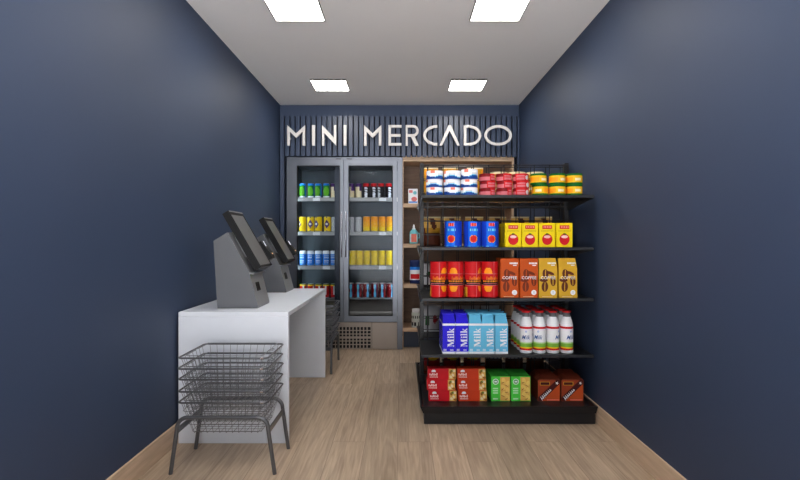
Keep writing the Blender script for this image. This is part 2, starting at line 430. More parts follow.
# ------------------------------------------------------------------ fridge
FY = Y(5.27)
def fridge():
    r = tag(empty('display_fridge', (0, FY, 0)), 'tall two-door glass display fridge with steel frame full of cans', 'fridge')
    x0, x1, zt = -1.256, .010, 2.108; D = .62
    m = MB()
    # shell: sides, top, back, floor
    m.box(x0, x0 + .03, 0, D, 0, zt, M_STEEL, .002); m.box(x1 - .03, x1, 0, D, 0, zt, M_STEEL, .002)
    m.box(x0 + .03, x1 - .03, 0, D, 2.08, zt, M_STEEL, .002); 
    m.build('cabinet_body', r)
    m = MB()
    m.box(x0 + .0305, x1 - .0305, D - .03, D, .31, 2.079, M_DARKIN); m.box(x0 + .0305, x0 + .045, .03, D - .031, .31, 2.079, M_DARKIN); m.box(x1 - .045, x1 - .0305, .03, D - .031, .31, 2.079, M_DARKIN)
    m.box(x0 + .046, x1 - .046, .03, D - .031, .31, .345, M_DARKIN); m.box(x0 + .046, x1 - .046, .03, D - .031, 2.05, 2.079, M_DARKIN)
    m.build('inner_liner', r)
    # front frame around doors
    for fr in ((x0, -1.206, 0, zt), (-.045, x1, 0, zt), (-1.2055, -.0455, 2.081, zt), (-1.2055, -.0455, .3015, .3155)):
        m = MB(); m.box(fr[0], fr[1], -.012, -.0005, fr[2], fr[3], M_STEEL); m.build('front_frame', r)
    # lower panel
    m = MB(); m.box(-.322, -.047, -.022, -.013, .006, .300, M_PANEL, .002); m.build('kick_panel', r)
    g = MB()
    gx0, gx1, gz0, gz1 = -1.204, -.326, .006, .300
    g.ring(rect(gx0, gx1, gz0, gz1), rect(gx0 + .02, gx1 - .012, gz0 + .012, gz1 - .052), lambda u, v, a: (u, a, v), -.022, -.013, M_PANEL)
    nx = 22
    for i in range(1, nx):
        xx = gx0 + .02 + (gx1 - gx0 - .032) * i / nx
        g.box(xx - .006, xx + .006, -.021, -.014, gz0 + .011, gz1 - .051, M_PANEL)
    for j in range(1, 6):
        z = gz0 + .012 + (gz1 - gz0 - .064) * j / 6
        g.box(gx0 + .019, gx1 - .011, -.0205, -.0145, z - (.012 if j == 3 else .005), z + (.012 if j == 3 else .005), M_PANEL)
    g.build('vent_grille', r)
    k = MB(); k.box(x0 + .031, x1 - .031, .005, .02, .01, .30, M_BLACK); k.build('compressor_cover', r)
    ev = MB(); ev.prism([(.10, .346), (.50, .346), (.50, .53), (.30, .53), (.10, .40)], lambda u, v, a: (a, u, v), x0 + .047, x1 - .047, M_PANEL); ev.build('lit_fridge_bottom', r)  # added riser; its pale grey-beige stands for the lit fridge bottom
    dv = MB(); dv.box(-.735, -.618, .0, .03, .346, 2.049, mat('navy_post', (26, 34, 52), .4)); dv.build('centre_post', r)
    # doors
    for a, bb, g0, g1, hx, lab in ((-1.202, -.631, -1.141, -.668, -.649, 'left door'), (-.627, -.049, -.578, -.093, -.603, 'right door')):
        d = MB(); o = rect(a, bb, .318, 2.077); i = rect(g0, g1, .372, 2.012)
        d.ring(o, i, lambda u, v, t: (u, t, v), -.052, -.013, M_STEEL)
        # gasket frame just inside
        dd = d.build('door', r)
        q = MB(); q.ring(i, rect(g0 + .008, g1 - .008, .38, 2.004), lambda u, v, t: (u, t, v), -.046, -.016, M_BLACK); q.build('gasket', dd)
        gl = MB(); gl.box(g0 + .0085, g1 - .0085, -.036, -.030, .381, 2.003, M_GLASS); gl.build('glass_pane', dd)
        h = MB(); h.tube([(hx, -.0525, 1.50), (hx, -.085, 1.50), (hx, -.092, 1.49), (hx, -.092, 1.03), (hx, -.085, 1.02), (hx, -.0525, 1.02)], .0065, mat('handle_steel', (190, 192, 198), .25, .9), 8)
        h.build('handle', dd)
        for hz in (2.079,):
            hg = MB(); hg.box((a + bb) / 2 + (.2 if a < -1 else -.26), (a + bb) / 2 + (.26 if a < -1 else -.2), -.05, -.0125, hz, hz + .008, M_BLACK); hg.build('hinge', dd)
    # shelves, both bays
    for zt_, strip in ((1.673, 1), (1.294, 1), (.915, 1), (.553, 0)):
        for a, bb, tg in ((-1.207, -.642, (-.985, -.905)), (-.616, -.04, (-.25, -.17))):
            s = MB()
            s.box(a, bb, .078, .52, zt_ - .012, zt_, mat('shelf_grey', (120, 122, 126), .4, .3), .001)
            so = s.build('fridge_shelf', r)
            if strip:
                p = MB(); p.box(a + .003, bb - .003, .066, .0775, zt_ - .042, zt_ - .002, M_STRIP, .001); p.build('price_strip', so)
                p = MB(); q = 0.22 if zt_ == .915 and a < -1 else 0; p.box(tg[0] + q * .5, tg[1] + q * .5, .0635, .0658, zt_ - .040, zt_ - .006, M_TAG); p.build('price_tag', so)
    for xx in (-1.200, -.057):
        l = MB(); l.box(xx - .006, xx + .006, .035, .045, .5, 1.98, M_LED if xx > -1 else M_LED2); o = l.build('led_strip', r); o['label'] = 'glowing white LED strip'
        # perforated shelf rail
    for xx in (-1.2085,):
        for z in (1.50, 1.12, .74):
            c = MB(); c.tube([(xx + .006, .2 + .03 * math.cos(t), z + .05 * math.sin(t)) for t in [2 * PI * k / 14 for k in range(14)]], .004, M_CHROME, 6, True); c.build('shelf_clip', r)
    return r
fridge()

def can(name, r, h, fn, seg=24, rows=10):
    m = MB()
    prof = [(r * .86, 0), (r, h * .035)] + [(r, h * (.035 + .9 * k / rows)) for k in range(1, rows + 1)] + [(r * .88, h * .985), (r * .84, h), (r * .78, h * .998), (r * .76, h * .985)]
    n = len(prof)
    m.lathe(prof, lambda q, z, k: (TIN if k == 0 or k >= n - 4 else fn(q, z / h, k)), seg)
    return Kind(m.build(name))
PX = Y(5.42) / K / 480
cy = Y(5.42)
sh = (1.673, 1.294, .915, .553)
def X5(px): return (px - 401.5) * PX
green = can('drink_can', .036, .165, lambda q, z, k: (BRIGHTB if (z > .82 or abs(q) > 1.35) else (WHT if z < .1 else (LGRN if (q * 1.0) ** 2 / 1.2 + ((z - .45) / .38) ** 2 < .8 else GRN))))
purple = can('drink_can', .035, .165, lambda q, z, k: (PUR if z > .75 else (PUR if (q > .3 and z > .5) else CREAM)))
cola = can('drink_can', .0365, .168, lambda q, z, k: (RED if z > .78 else (WHT if abs(q + .1 * math.sin(z * 40)) < .42 and int(z * 22) % 4 else BLK)), rows=16)
yellow = can('drink_can', .0395, .168, lambda q, z, k: (PUR if abs(q) * .42 + abs(z - .5) * 1.15 < .36 and not (abs(q) < .3 and abs(z - .5) < .08) else (LGRY if (abs(q) < .3 and abs(z - .5) < .08) else (PUR if abs(q) < .12 and (z > .9 or z < .08) else YEL))), seg=36, rows=20)
silver = can('drink_can', .035, .165, lambda q, z, k: (LGRY if (q * 1.5 + z * 3) % 1.0 < .35 else GRY))
orange = can('drink_can', .0395, .172, lambda q, z, k: (ORG if z > .62 else (P('amber', (244, 172, 20)) if z > .3 else YEL)))
bluec = can('drink_can', .0385, .165, lambda q, z, k: (WHT if z > .78 else (WHT if abs(q) < .62 and .12 < z < .72 and int((q + 2) * 6) % 2 and int(z * 15) % 3 else BRIGHTB)), seg=36, rows=16)
yel2 = can('drink_can', .0375, .168, lambda q, z, k: (P('gold_yellow', (242, 206, 18))))
redc = can('drink_can', .0365, .155, lambda q, z, k: (DGRN if z > .9 else (YEL if z > .84 else (WHT if abs(q - .2) < .25 and z > .25 else RED))))
dred = can('drink_can', .0375, .158, lambda q, z, k: (SKY if abs(q) < .3 + .1 * math.sin(z * 9) and .06 < z < .9 else (NAVY if .25 < q < .6 else DRED)), seg=36, rows=12)
SHN = ('top', 'second', 'third', 'bottom')
def fcans(kind, xs, shelf, desc, bay, back=0.0, rot=None, cat='drink can', row=''):
    for i, px in enumerate(xs):
        lab = f'{desc} can' + (f', {pos(i, len(xs))}' if len(xs) > 1 else '') + f'{row}, {SHN[shelf]} shelf, {bay} fridge bay'
        kind.put(X5(px) * (cy + back) / cy, cy + back, sh[shelf], lab, cat, f'{desc} cans in the fridge', rz=(rot[i] if rot else random.uniform(-.3, .3)))
fcans(green, (302.7, 311, 318.3, 326.3), 0, 'green and blue', 'left', rot=(-.3, -.2, -.35, .1))
fcans(purple, (333.8,), 0, 'purple and cream', 'left')
fcans(purple, (351.3, 358.5), 0, 'purple and cream', 'right')
fcans(cola, (366.2, 373.8, 381, 388.6), 0, 'black can red-topped', 'right', rot=(.0, .15, -.7, .45))
fcans(yellow, (302.6, 310.8, 318.6, 327.4), 1, 'yellow purple-diamond', 'left', rot=(-1.0, 0, -.65, -.05))
fcans(silver, (334.4,), 1, 'silver grey', 'left'); fcans(silver, (351.2, 358.6), 1, 'silver grey', 'right')
fcans(orange, (366.6, 374.4, 382, 389.8), 1, 'orange to yellow', 'right')
fcans(bluec, (303, 310.8, 318.4, 326, 333.6), 2, 'blue white-topped', 'left')
fcans(yel2, (352.4, 359.6, 366.9, 374.4, 381.8, 389.2), 2, 'plain bright yellow', 'right')
fcans(redc, (303.2, 310.9, 318.6, 326.2, 333.6), 3, 'red white-striped green-rimmed', 'left', rot=(0, .8, .1, -.3, 0))
fcans(dred, (351, 358.6, 366, 374.6, 382.4, 390), 3, 'dark red blue-striped', 'right', rot=(0, -.15, .6, .15, -.1, .7))
fcans(dred, (351, 358.6, 366, 374.6, 382.4, 390), 3, 'dark red blue-striped', 'right', back=.085, row=' of the hidden row')

# ------------------------------------------------------------------ niche shelving beside the fridge
def niche():
    r = tag(empty('shelving_unit', (0, FY, 0)), 'tall oak shelving unit built in beside the fridge', 'shelving')
    x0, x1 = .014, 1.232; D = .38
    def part(nm, *a, m=M_NICHE):
        q = MB(); q.box(*a, m, .0015); return q.build(nm, r)
    part('side_panel', x0, x0 + .008, -.012, D, 0, 2.062)
    part('side_panel', x1 - .025, x1, -.012, D, 0, 2.062)
    part('top_board', x0, x1, -.006, D, 2.063, 2.125)
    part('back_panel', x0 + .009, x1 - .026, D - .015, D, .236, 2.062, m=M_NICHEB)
    for z in (1.600, 1.157, .716, .236):
        part('shelf_board', x0 + .009, x1 - .026, -.012, D - .016, z - .042, z)
    part('plinth', x0 + .009, x1 - .026, .12, .14, 0, .193, m=M_SLAT)
    return r
niche()
NYF = FY + .05
nx = lambda px: (px - 401.5) * (NYF / K) / 480
# small pack, bottle, pouch, jar on the niche shelves
def small_pack():
    m = MB(); w, d, h = .105, .06, .165
    m.box(-w / 2, w / 2, -d / 2, d / 2, 0, h, WHT, .004); o = m.build('soap_box')
    p = MB(); pl = lambda u, v: (u, -d / 2 - .0006, v)
    p.flat(rect(-.045, -.005, .12, .15), pl, P('rose', (220, 120, 120))); p.flat(ell(.012, .05, .032, .026), pl, P('rose', (220, 120, 120)))
    p.flat(ell(.02, .12, .02, .02), pl, TEAL); p.flat(rect(-.048, .048, .01, .025), pl, BRIGHTB); p.build('printed_front', o, recalc=False)
    tag(o, 'white box with pink and blue print on the upper oak shelf', 'box'); return o
o = small_pack(); o.location = (nx(413), NYF, 1.600)
m = MB()
prof = [(.03, 0), (.045, .006), (.048, .02), (.048, .11), (.044, .135), (.026, .155), (.02, .16), (.02, .172), (.012, .174), (.012, .19), (.005, .215)]
m.lathe(prof, lambda q, z, k: (WHT if z > .158 else (SALM if abs(q) < .6 and .05 < z < .085 else (WHT if abs(q) < .8 and .035 < z < .1 else TEAL))), 28)
o = m.build('detergent_bottle', None, (nx(413.8), NYF, 1.157)); tag(o, 'teal detergent bottle with a white cap on the second oak shelf', 'bottle')
c = MB(); c.tube([(.046, 0, .12), (.064, 0, .115), (.066, 0, .08), (.05, 0, .06)], .006, TEAL, 8); c.build('grip', o)
def bag(name, w, h, d, fn, nu=14, nv=18, crimp=.012, gather=0.0):
    m = MB(); vs = []; fs = []; ms = []
    for side in (-1, 1):
        for j in range(nv + 1):
            v = j / nv
            for i in range(nu + 1):
                u = i / nu * 2 - 1
                prof = (max(0, 1 - abs(u) ** 3)) * min(1, (v / .06 + .35)) * (max(0, 1 - v ** 4)) ** .6
                ww = w / 2 * (1 - .06 * math.sin(PI * v)) * (1 - gather * max(0, v - .85) * 4)
                vs.append((u * ww, side * (d / 2 * prof + .001), v * h + .0))
    n1 = (nu + 1) * (nv + 1)
    for s_ in (0, 1):
        for j in range(nv):
            for i in range(nu):
                a = s_ * n1 + j * (nu + 1) + i
                fs.append([a, a + 1, a + nu + 2, a + nu + 1]); ms.append(fn((i + .5) / nu * 2 - 1, (j + .5) / nv))
    # close the rim
    loop = [i for i in range(nu + 1)] + [j * (nu + 1) + nu for j in range(1, nv + 1)] + [nv * (nu + 1) + i for i in range(nu - 1, -1, -1)] + [j * (nu + 1) for j in range(nv - 1, 0, -1)]
    L = len(loop)
    for k in range(L):
        a, bb = loop[k], loop[(k + 1) % L]
        fs.append([a, n1 + a, n1 + bb, bb]); ms.append(fn(0, .99))
    m.add(vs, fs, ms, True)
    return Kind(m.build(name))
k = bag('washing_powder_pouch', .12, .262, .06, lambda u, v: (NAVY if v > .72 else (BRIGHTB if v > .58 else (WHT if v > .45 else (RED if .22 < v < .42 and abs(u) < .85 else (WHT if v > .16 else NAVY))))), nv=24)
k.put(nx(415), NYF, .716, 'navy, white and red washing powder pouch on the third oak shelf', 'pouch', None)
m = MB(); m.lathe([(.044, 0), (.05, .005), (.05, .02), (.05, .06), (.05, .1), (.05, .13), (.05, .16), (.04, .165), (.044, .168), (.044, .2), (.04, .203)], lambda q, z, k: (LGRY if z > .165 else (BLK if ((.02 < z < .06 and int(q * 6 + 20) % 2) or (.1 < z < .13 and int(q * 4 + 20) % 2)) else P('stone_grey', (186, 190, 182)))), 28)
o = m.build('storage_jar', None, (nx(416), NYF, .236)); tag(o, 'pale jar with black pattern on the lowest oak shelf', 'jar')

# ------------------------------------------------------------------ counter and kiosks
def counter():
    r = tag(empty('checkout_counter', (0, 0, 0)), 'white waterfall counter against the left blue wall', 'counter')
    x0, x1 = XL + .0145, -.667; y0, y1 = Y(2.832), Y(4.214); h = .775; t = .026
    a = MB(); a.box(x0, x1, y0, y1, h - t, h, M_WHITE, .0015); a.build('counter_top', r)
    for p, q in ((y0, y0 + t), (y1 - t, y1)):
        a = MB(); a.box(x0, x1, p, q, 0, h - t - .0003, M_WHITE, .0015); a.build('end_panel', r)
counter()

def kiosk():
    r = empty('checkout_kiosk')      # origin: counter level, near side; local Y along the room
    d = .27
    # outline in X (0 = -1.139) and height
    pts = [(0, 0), (.248, 0), (.252, .012), (.236, .073), (.199, .216), (.062, .473), (-.025, .419)]
    m = MB(); m.prism(pts, lambda u, v, a: (u, a, v), 0, d, M_GREY, M_GREYL); m.build('housing', r)  # edge faces in the paler grey: light from above put into their colour
    l = MB()
    # small shelf lip under the screen
    l.prism([(.196, .212), (.225, .212), (.225, .219), (.194, .222)], lambda u, v, a: (u, a, v), .0, d, M_GREYL); l.build('screen_ledge', r)
    # screen: thick tilted panel
    a0 = Vector((.058, 0, .611)); a1 = Vector((.264, 0, .255))   # front face top and bottom
    ax = (a1 - a0).normalized(); nrm = Vector((-ax.z, 0, ax.x)) * -1
    nrm = Vector((.866, 0, .5)); nrm = (nrm - ax * nrm.dot(ax)).normalized()
    L_ = (a1 - a0).length; y0, y1 = .03, .298; th = .046
    def pl(u, v, t): q = a0 + ax * u + nrm * t; return (q.x, y0 + v, q.z)
    s = MB(); W = y1 - y0
    vs = [pl(u, v, t) for t in (-th, 0) for v in (0, W) for u in (0, L_)]
    s.ring(rect(0, L_, 0, W), rect(.026, L_ - .014, .005, W - .010), pl, -.006, 0, M_BLACK)
    s.prism(rect(0, L_, 0, W), pl, -th, -.0065, M_BLACK); so = s.build('touch_screen', r)
    g = MB(); g.prism(rect(.0265, L_ - .0145, .0055, W - .0105), pl, -.0060, -.0035, M_SCREEN); g.build('display', so)
    e = MB(); e.prism(rect(.001, .009, .003, W - .003), pl, .0001, .0014, M_GREYL); e.build('bezel_strip', so)
    # bracket between housing and screen
    bk = MB(); bk.prism([(.16, -.046), (.30, -.046), (.30, -.075), (.16, -.075)], lambda u, t, a: pl(u, a, t), .06, .2, M_GREYL); bk.build('mount', r)
    # card reader on the far side of the screen
    c = MB(); c.prism([(.23, -.04), (.37, -.04), (.37, .024), (.33, .03), (.23, .012)], lambda u, t, a: pl(u, W + .001 + a, t), 0, .07, M_BLACK); co = c.build('card_reader', r)
    w = MB(); w.prism(rect(.235, .275, .028, .042), lambda u, v, t: pl(u, W + v, .0185 + t), 0, .002, mat('reader_display', (240, 240, 244), .3, emit=(235, 240, 255), strength=.6)); w.build('reader_display', co)
    w = MB(); w.prism(rect(.335, .344, .028, .040), lambda u, v, t: pl(u, W + v, .0305 + t), 0, .003, mat('reader_light', (240, 200, 150), .3, emit=(255, 200, 140), strength=.8)); w.build('reader_light', co)
    # scan window on lower face
    f0 = Vector((.236, 0, .073)); f1 = Vector((.199, 0, .216)); fx = (f1 - f0).normalized(); fn_ = Vector((fx.z, 0, -fx.x))
    def pf(u, v, t): q = f0 + fx * u + fn_ * t; return (q.x, v, q.z)
    q = MB(); q.ring(rect(.03, .085, .07, .135), rect(.036, .079, .077, .128), pf, .0003, .004, M_BLACK); q.prism(rect(.0365, .0785, .0775, .1275), pf, .0003, .002, M_BLACK); q.build('scan_window', r)
    return r
kk = Kind(kiosk())
kk.put(-1.143, Y(2.980), .775, 'grey self checkout kiosk with tilted screen, nearer the viewer on the white counter', 'kiosk', 'self checkout kiosks')
kk.put(-1.182, Y(3.880), .775, 'grey self checkout kiosk with tilted screen, farther one, next to the fridge', 'kiosk', 'self checkout kiosks')

# ------------------------------------------------------------------ wire baskets
def rr(hx, hy, z, r=.022, n=5):
    pts = []
    for cx, cy_, a0 in ((hx - r, hy - r, 0), (-hx + r, hy - r, PI / 2), (-hx + r, -hy + r, PI), (hx - r, -hy + r, 3 * PI / 2)):
        for k in range(n + 1):
            a = a0 + PI / 2 * k / n
            pts.append((cx + r * math.cos(a), cy_ + r * math.sin(a), z))
    return pts
def basket():
    r = empty('wire_basket')       # origin at rim height
    hx, hy, bx, by, dp = .2285, .175, .180, .122, .172
    m = MB(); m.tube(rr(hx, hy, 0), .0048, M_TUBE, 8, True); m.build('rim', r)
    w = MB(); wr_ = .0013
    for i in range(-5, 6):
        t = i / 5.5
        w.tube([(hx * t * .95, -hy, -.002), (bx * t, -by, -dp), (bx * t, by, -dp), (hx * t * .95, hy, -.002)], wr_, M_WIRE, 4)
    for i in range(-3, 4):
        t = i / 3.6
        w.tube([(-hx, hy * t * .95, -.002), (-bx, by * t, -dp), (bx, by * t, -dp), (hx, hy * t * .95, -.002)], wr_, M_WIRE, 4)
    for f in (.28, .5, .72, .96):
        w.tube(rr(hx + (bx - hx) * f, hy + (by - hy) * f, -dp * f, .025, 3), wr_ * 1.15, M_WIRE, 4, True)
    w.build('wire_mesh', r)
    for s in (-1, 1):
        h = MB()
        h.tube([(-hx + .012, s * .012, .006), (-hx + .03, s * .02, .0085), (-hx + .03, s * (hy - .03), .0085), (-hx + .045, s * (hy - .016), .0085), (hx - .045, s * (hy - .016), .0085), (hx - .03, s * (hy - .03), .0085), (hx - .03, s * .02, .0085), (hx - .012, s * .012, .006)], .0022, M_WIRE, 6)
        c = MB(); c.tube([(s * (hx - .035), -s * (hy - .002) , .001), (s * (hx - .02), -s * (hy - .002), .001)], .0075, M_CHROME, 8)  # added chrome stubs, stand in for the highlights at two rim corners
        if s == 1: c.build('rim_glint', r)
        else: c.build('rim_glint', r)
        h.build('handle', r)
    return r
def stand():
    r = empty('basket_stand')
    for y, nm in ((-.156, 1), (.156, 2)):
        pts = [(-.267, y, 0), (-.236, y, .215)]
        for k in range(0, 7):
            a = PI / 2 * k / 6
            pts.append((-.180 - .053 * math.cos(a), y, .238 + .052 * math.sin(a)))
        pts = pts + [(-p[0], p[1], p[2]) for p in reversed(pts)]
        m = MB(); m.tube(pts, .0105, M_TUBE, 12); m.build('leg_frame', r)
    for s in (-1, 1):
        m = MB(); xx = s * .236
        m.box(xx - .004, xx + .004, -.147, .147, .205, .235, M_TUBE, .001); m.build('side_bar', r)
    return r
st = Kind(stand())
st.put(-.917, Y(2.61), 0, 'dark tubular steel stand holding baskets before the white counter', 'basket stand', 'basket stands')
st.put(-.786, Y(4.545), 0, 'dark tubular steel stand holding baskets between counter and fridge', 'basket stand', 'basket stands', rz=PI / 2)
bk = Kind(basket())
hs = (.598, .544, .489, .427, .371)
nm = ('topmost', 'second from the top', 'middle', 'second from the bottom', 'lowest')
for i, z in enumerate(hs):
    bk.put(-.911 + (.0, -.002, .001, -.001, 0)[i], Y(2.61) + (.002, -.001, .001, 0, 0)[i], z, f'dark wire shopping basket, {nm[i]} of the stack before the white counter', 'shopping basket', 'wire baskets before the counter')
for i, z in enumerate(hs):
    bk.put(-.790 + (.003, -.002, .002, 0, 0)[i], Y(4.545), z, f'dark wire shopping basket, {nm[i]} of the stack between counter and fridge', 'shopping basket', 'wire baskets by the fridge', rz=PI / 2)

# ------------------------------------------------------------------ gondola shelf
GX0, GX1 = .133, 1.259
ZF, ZC = 3.14, 3.67
SH = (1.494, 1.151, .817, .448)
DECK = .108
def gondola():
    yc = Y(ZC); hd = Y(ZC) - Y(ZF)
    r = tag(empty('gondola_shelf', (0, yc, 0)), 'black double-sided metal shop shelf loaded with groceries by the right wall', 'shop shelf')
    # base: kick and flared tray
    kb = MB(); kb.box(.147, 1.262, -hd - .012, hd + .012, 0, .074, M_BLKMET, .002); kb.build('kick_plate', r)
    t = MB(); e = hd + .035
    lo, hi = rect(.140, 1.264, -e + .012, e - .012), rect(.121, 1.2725, -e, e)
    ti, tl = rect(.134, 1.257, -e + .012, e - .012), rect(.146, 1.250, -e + .02, e - .02)
    zz = (.0745, .122, .122, DECK)
    vs = [(x, y, z) for lp, z in zip((lo, hi, ti, tl), zz) for x, y in lp]
    fs = [[0, 1, 2, 3], [12, 13, 14, 15]] + [[a * 4 + i, a * 4 + (i + 1) % 4, (a + 1) * 4 + (i + 1) % 4, (a + 1) * 4 + i] for a in range(3) for i in range(4)]
    t.add(vs, fs, M_BLKMET); t.build('base_tray', r)
    for x in (.140, 1.240):
        u = MB(); u.box(x, x + .03, -.025, .025, DECK + .0005, 1.785, M_BLKMET, .002); u.build('upright', r)
    # wire panels
    for y in (-.052, .052):
        w = MB(); x0, x1 = .171, 1.239
        for i in range(0, 10):
            x = .20 + i * .1145
            if x < x1: w.tube([(x, y, DECK + .03), (x, y, 1.765)], .0032, M_BLKMET, 6)
        z = 1.765
        while z > DECK + .03:
            w.tube([(x0 - .02, y, z), (x1 + .02, y, z)], .0042 if z > 1.76 else .0032, M_BLKMET, 6); z -= .105
        w.build('wire_panel', r)
    for zi, z in enumerate(SH):
        for sgn in (-1, 1):
            s = MB()
            # pan with front lip
            y_in, y_out = sgn * .056, sgn * (hd - .002)
            a, bb = min(y_in, y_out), max(y_in, y_out)
            s.box(GX0 + .002, GX1 - .002, a, bb, z - .006, z, M_BLKMET, .001)
            so = s.build('shelf_board', r)
            l = MB(); yl0, yl1 = (y_out, y_out - .004) if sgn < 0 else (y_out, y_out + .004)
            l.box(GX0, GX1, min(yl0, yl1), max(yl0, yl1), z - .018, z + .001, M_LIP, .001); l.build('shelf_lip', so)
            for x in (GX0 + .004, GX1 - .008):
                k = MB(); k.prism([(y_in, z - .0065), (y_out - sgn * .004, z - .0065), (y_out - sgn * .004, z - .022), (y_in, z - .075)], lambda u, v, q: (q, u, v), x, x + .004, M_BLKMET); k.build('bracket', so)
    return r
gondola()

def ZX(px, z): return (px - 401.5) * z / 480
# --- top shelf tins
def tin(name, r, h, fn, seg=48, rows=8, rim=TIN):
    m = MB()
    prof = [(r * .93, 0), (r, h * .03)] + [(r, h * (.03 + .94 * k / rows)) for k in range(1, rows + 1)] + [(r * .97, h), (r * .93, h), (r * .92, h - .003)]
    n = len(prof)
    m.lathe(prof, lambda q, z, k: (rim if k == 0 or k >= n - 3 else fn(q, z / h, k)), seg)
    return Kind(m.build(name))
z1 = Y(3.205)
def whitefn(q, z, k):
    wave = .40 + .12 * math.sin(q * 3)
    if z < wave - .1: return BLU
    if z < wave: return SKY if q > -.2 else BLU
    if z > .72 and -.75 < q < -.2: return SALM
    if .5 < z < .66 and .1 < q < .9: return LGRY
    return WHT
wt = tin('food_tin', .0555, .0525, whitefn, rows=10, rim=LGRY)
lay = ('bottom', 'middle', 'top')
cols = ('left', 'middle', 'right')
for c, px in enumerate((434.6, 452.2, 469.2)):
    for l in range(3):
        big = (1.0, 1.0, 1.28)[l] if c == 2 else (1, 1, 1.1)[l]
        wt.put(ZX(px, 3.205) + (0, -.002, .001)[l], z1 + (0, .002, -.002)[l], SH[0] + .0528 * l, f'white tin with blue wave band, {lay[l]} layer, {cols[c]} column of white tins', 'tin', 'white and blue tins on the top shelf', rz=random.choice((-.7, .2, .5, .0)), sc=(1, 1, big))
def redfn(q, z, k):
    if abs(q) < .55: return PINK if (.15 < z < .42 or .55 < z < .8) else RED
    if .62 < q < 1.2: return LGRY if .1 < z < .9 and ((q - .9) / .25) ** 2 + ((z - .45) / .35) ** 2 < 1 else RED
    if q < -.7: return PINK if z < .6 else DRED
    return RED
rt = tin('food_tin', .0530, .0480, redfn, rows=9, rim=DRED)
for c, px in enumerate((487.2, 504, 520.6)):
    for l in range(3):
        rt.put(ZX(px, 3.205) + (0, .003, -.002)[l], z1, SH[0] + .0482 * l, f'red tin with pale label, {lay[l]} layer, {cols[c]} column of red tins', 'tin', 'red tins on the top shelf', rz=random.choice((-.7, -.2, .4, .9)))
def yelfn(q, z, k):
    if z > .80: return DGRN
    if z < .15: return DGRN
    if abs(q) < .45 and .35 < z < .6: return CREAM
    if abs(q) > .6 and .3 < z < .62: return ORG
    return P('tin_gold', (226, 178, 24))
yt = tin('food_tin', .0535, .0725, yelfn, rows=12, rim=DGRN)
for c, px in enumerate((540.2, 557.2, 574)):
    for l in range(2):
        yt.put(ZX(px, 3.205) - (.012 if (c == 0 and l == 1) else 0), z1, SH[0] + .0727 * l, f'yellow tin with green rims, {("lower", "upper")[l]} one of the {cols[c]} yellow pair, top shelf', 'tin', 'yellow tins on the top shelf', rz=random.choice((-.5, .2, .5)))
# --- second shelf
def bluefn(q, z, k):
    if ((q - 0) / .45) ** 2 + ((z - .33) / .155) ** 2 < 1:
        return RED if ((q) / .38) ** 2 + ((z - .33) / .13) ** 2 < 1 else ORG
    if abs(q) < .32 and .8 < z < .93: return SALM if int((q + 2) * 12) % 3 == 0 else RED
    if abs(q) < .5 and .62 < z < .73: return SKY if int((q + 2) * 14) % 3 else ROYAL
    if z < .06 and int(q * 20) % 2: return SKY
    if abs(q + .1) < .55: return P('can_mid_blue', (20, 104, 226))
    return ROYAL
bt = tin('tomato_can', .0575, .172, bluefn, seg=72, rows=30, rim=ROYAL)
for i, (px, rz) in enumerate(((453.2, -.35), (472.3, .0), (489.8, .05))):
    bt.put(ZX(px, 3.21), Y(3.21), SH[1], f'tall blue can with a red tomato, {pos(i, 3)} of the three on the second shelf', 'can', 'blue tomato cans', rz=rz)
def tomato_box():
    w, d, h = .108, .10, .162
    m = MB(); m.box(-w / 2, w / 2, -d / 2, d / 2, 0, h, LYEL, .003); o = m.build('tomato_box')
    p = MB(); pl = lambda u, v: (u, -d / 2 - .0006, v)
    p.flat(rect(-.032, .032, .122, .146), pl, RED); p.text('TOMATO', .009, lambda u, v: (u, -d / 2 - .0009, v + .134), CREAM, width=.05) if False else None
    for k in range(5): p.flat(rect(-.024 + k * .011, -.018 + k * .011, .131, .139), lambda u, v: (u, -d / 2 - .0009, v), P('banner_text', (240, 170, 150)))
    for k in range(9): p.flat(rect(-.040 + k * .0092, -.034 + k * .0092, .107, .110), pl, BRN)
    p.flat(ell(0, .053, .034, .037, 28), pl, RED)
    p.flat(ell(0, .058, .022, .010, 16), lambda u, v: (u, -d / 2 - .0009, v + .012), P('glare_pink', (236, 190, 186)))
    p.flat([(-.012, .086), (-.004, .083), (0, .089), (.005, .083), (.013, .087), (.006, .093), (-.006, .094)], lambda u, v: (u, -d / 2 - .0010, v), DGRN)
    p.build('printed_front', o, recalc=False)
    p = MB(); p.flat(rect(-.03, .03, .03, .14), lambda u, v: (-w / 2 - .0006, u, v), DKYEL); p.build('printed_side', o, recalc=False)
    return Kind(o)
tb = tomato_box()
for i, px in enumerate((513.2, 530, 547.2, 564.5)):
    tb.put(ZX(px, 3.17), Y(3.17) + .05, SH[1], f'bright yellow box with a red tomato, {pos(i, 4)} in the front row, second shelf', 'box', 'yellow tomato boxes')
for i, px in enumerate((513.2,)):
    tb.put(ZX(px, 3.17), Y(3.17) + .153, SH[1], 'bright yellow tomato box behind the leftmost yellow box, second shelf', 'box', 'yellow tomato boxes')
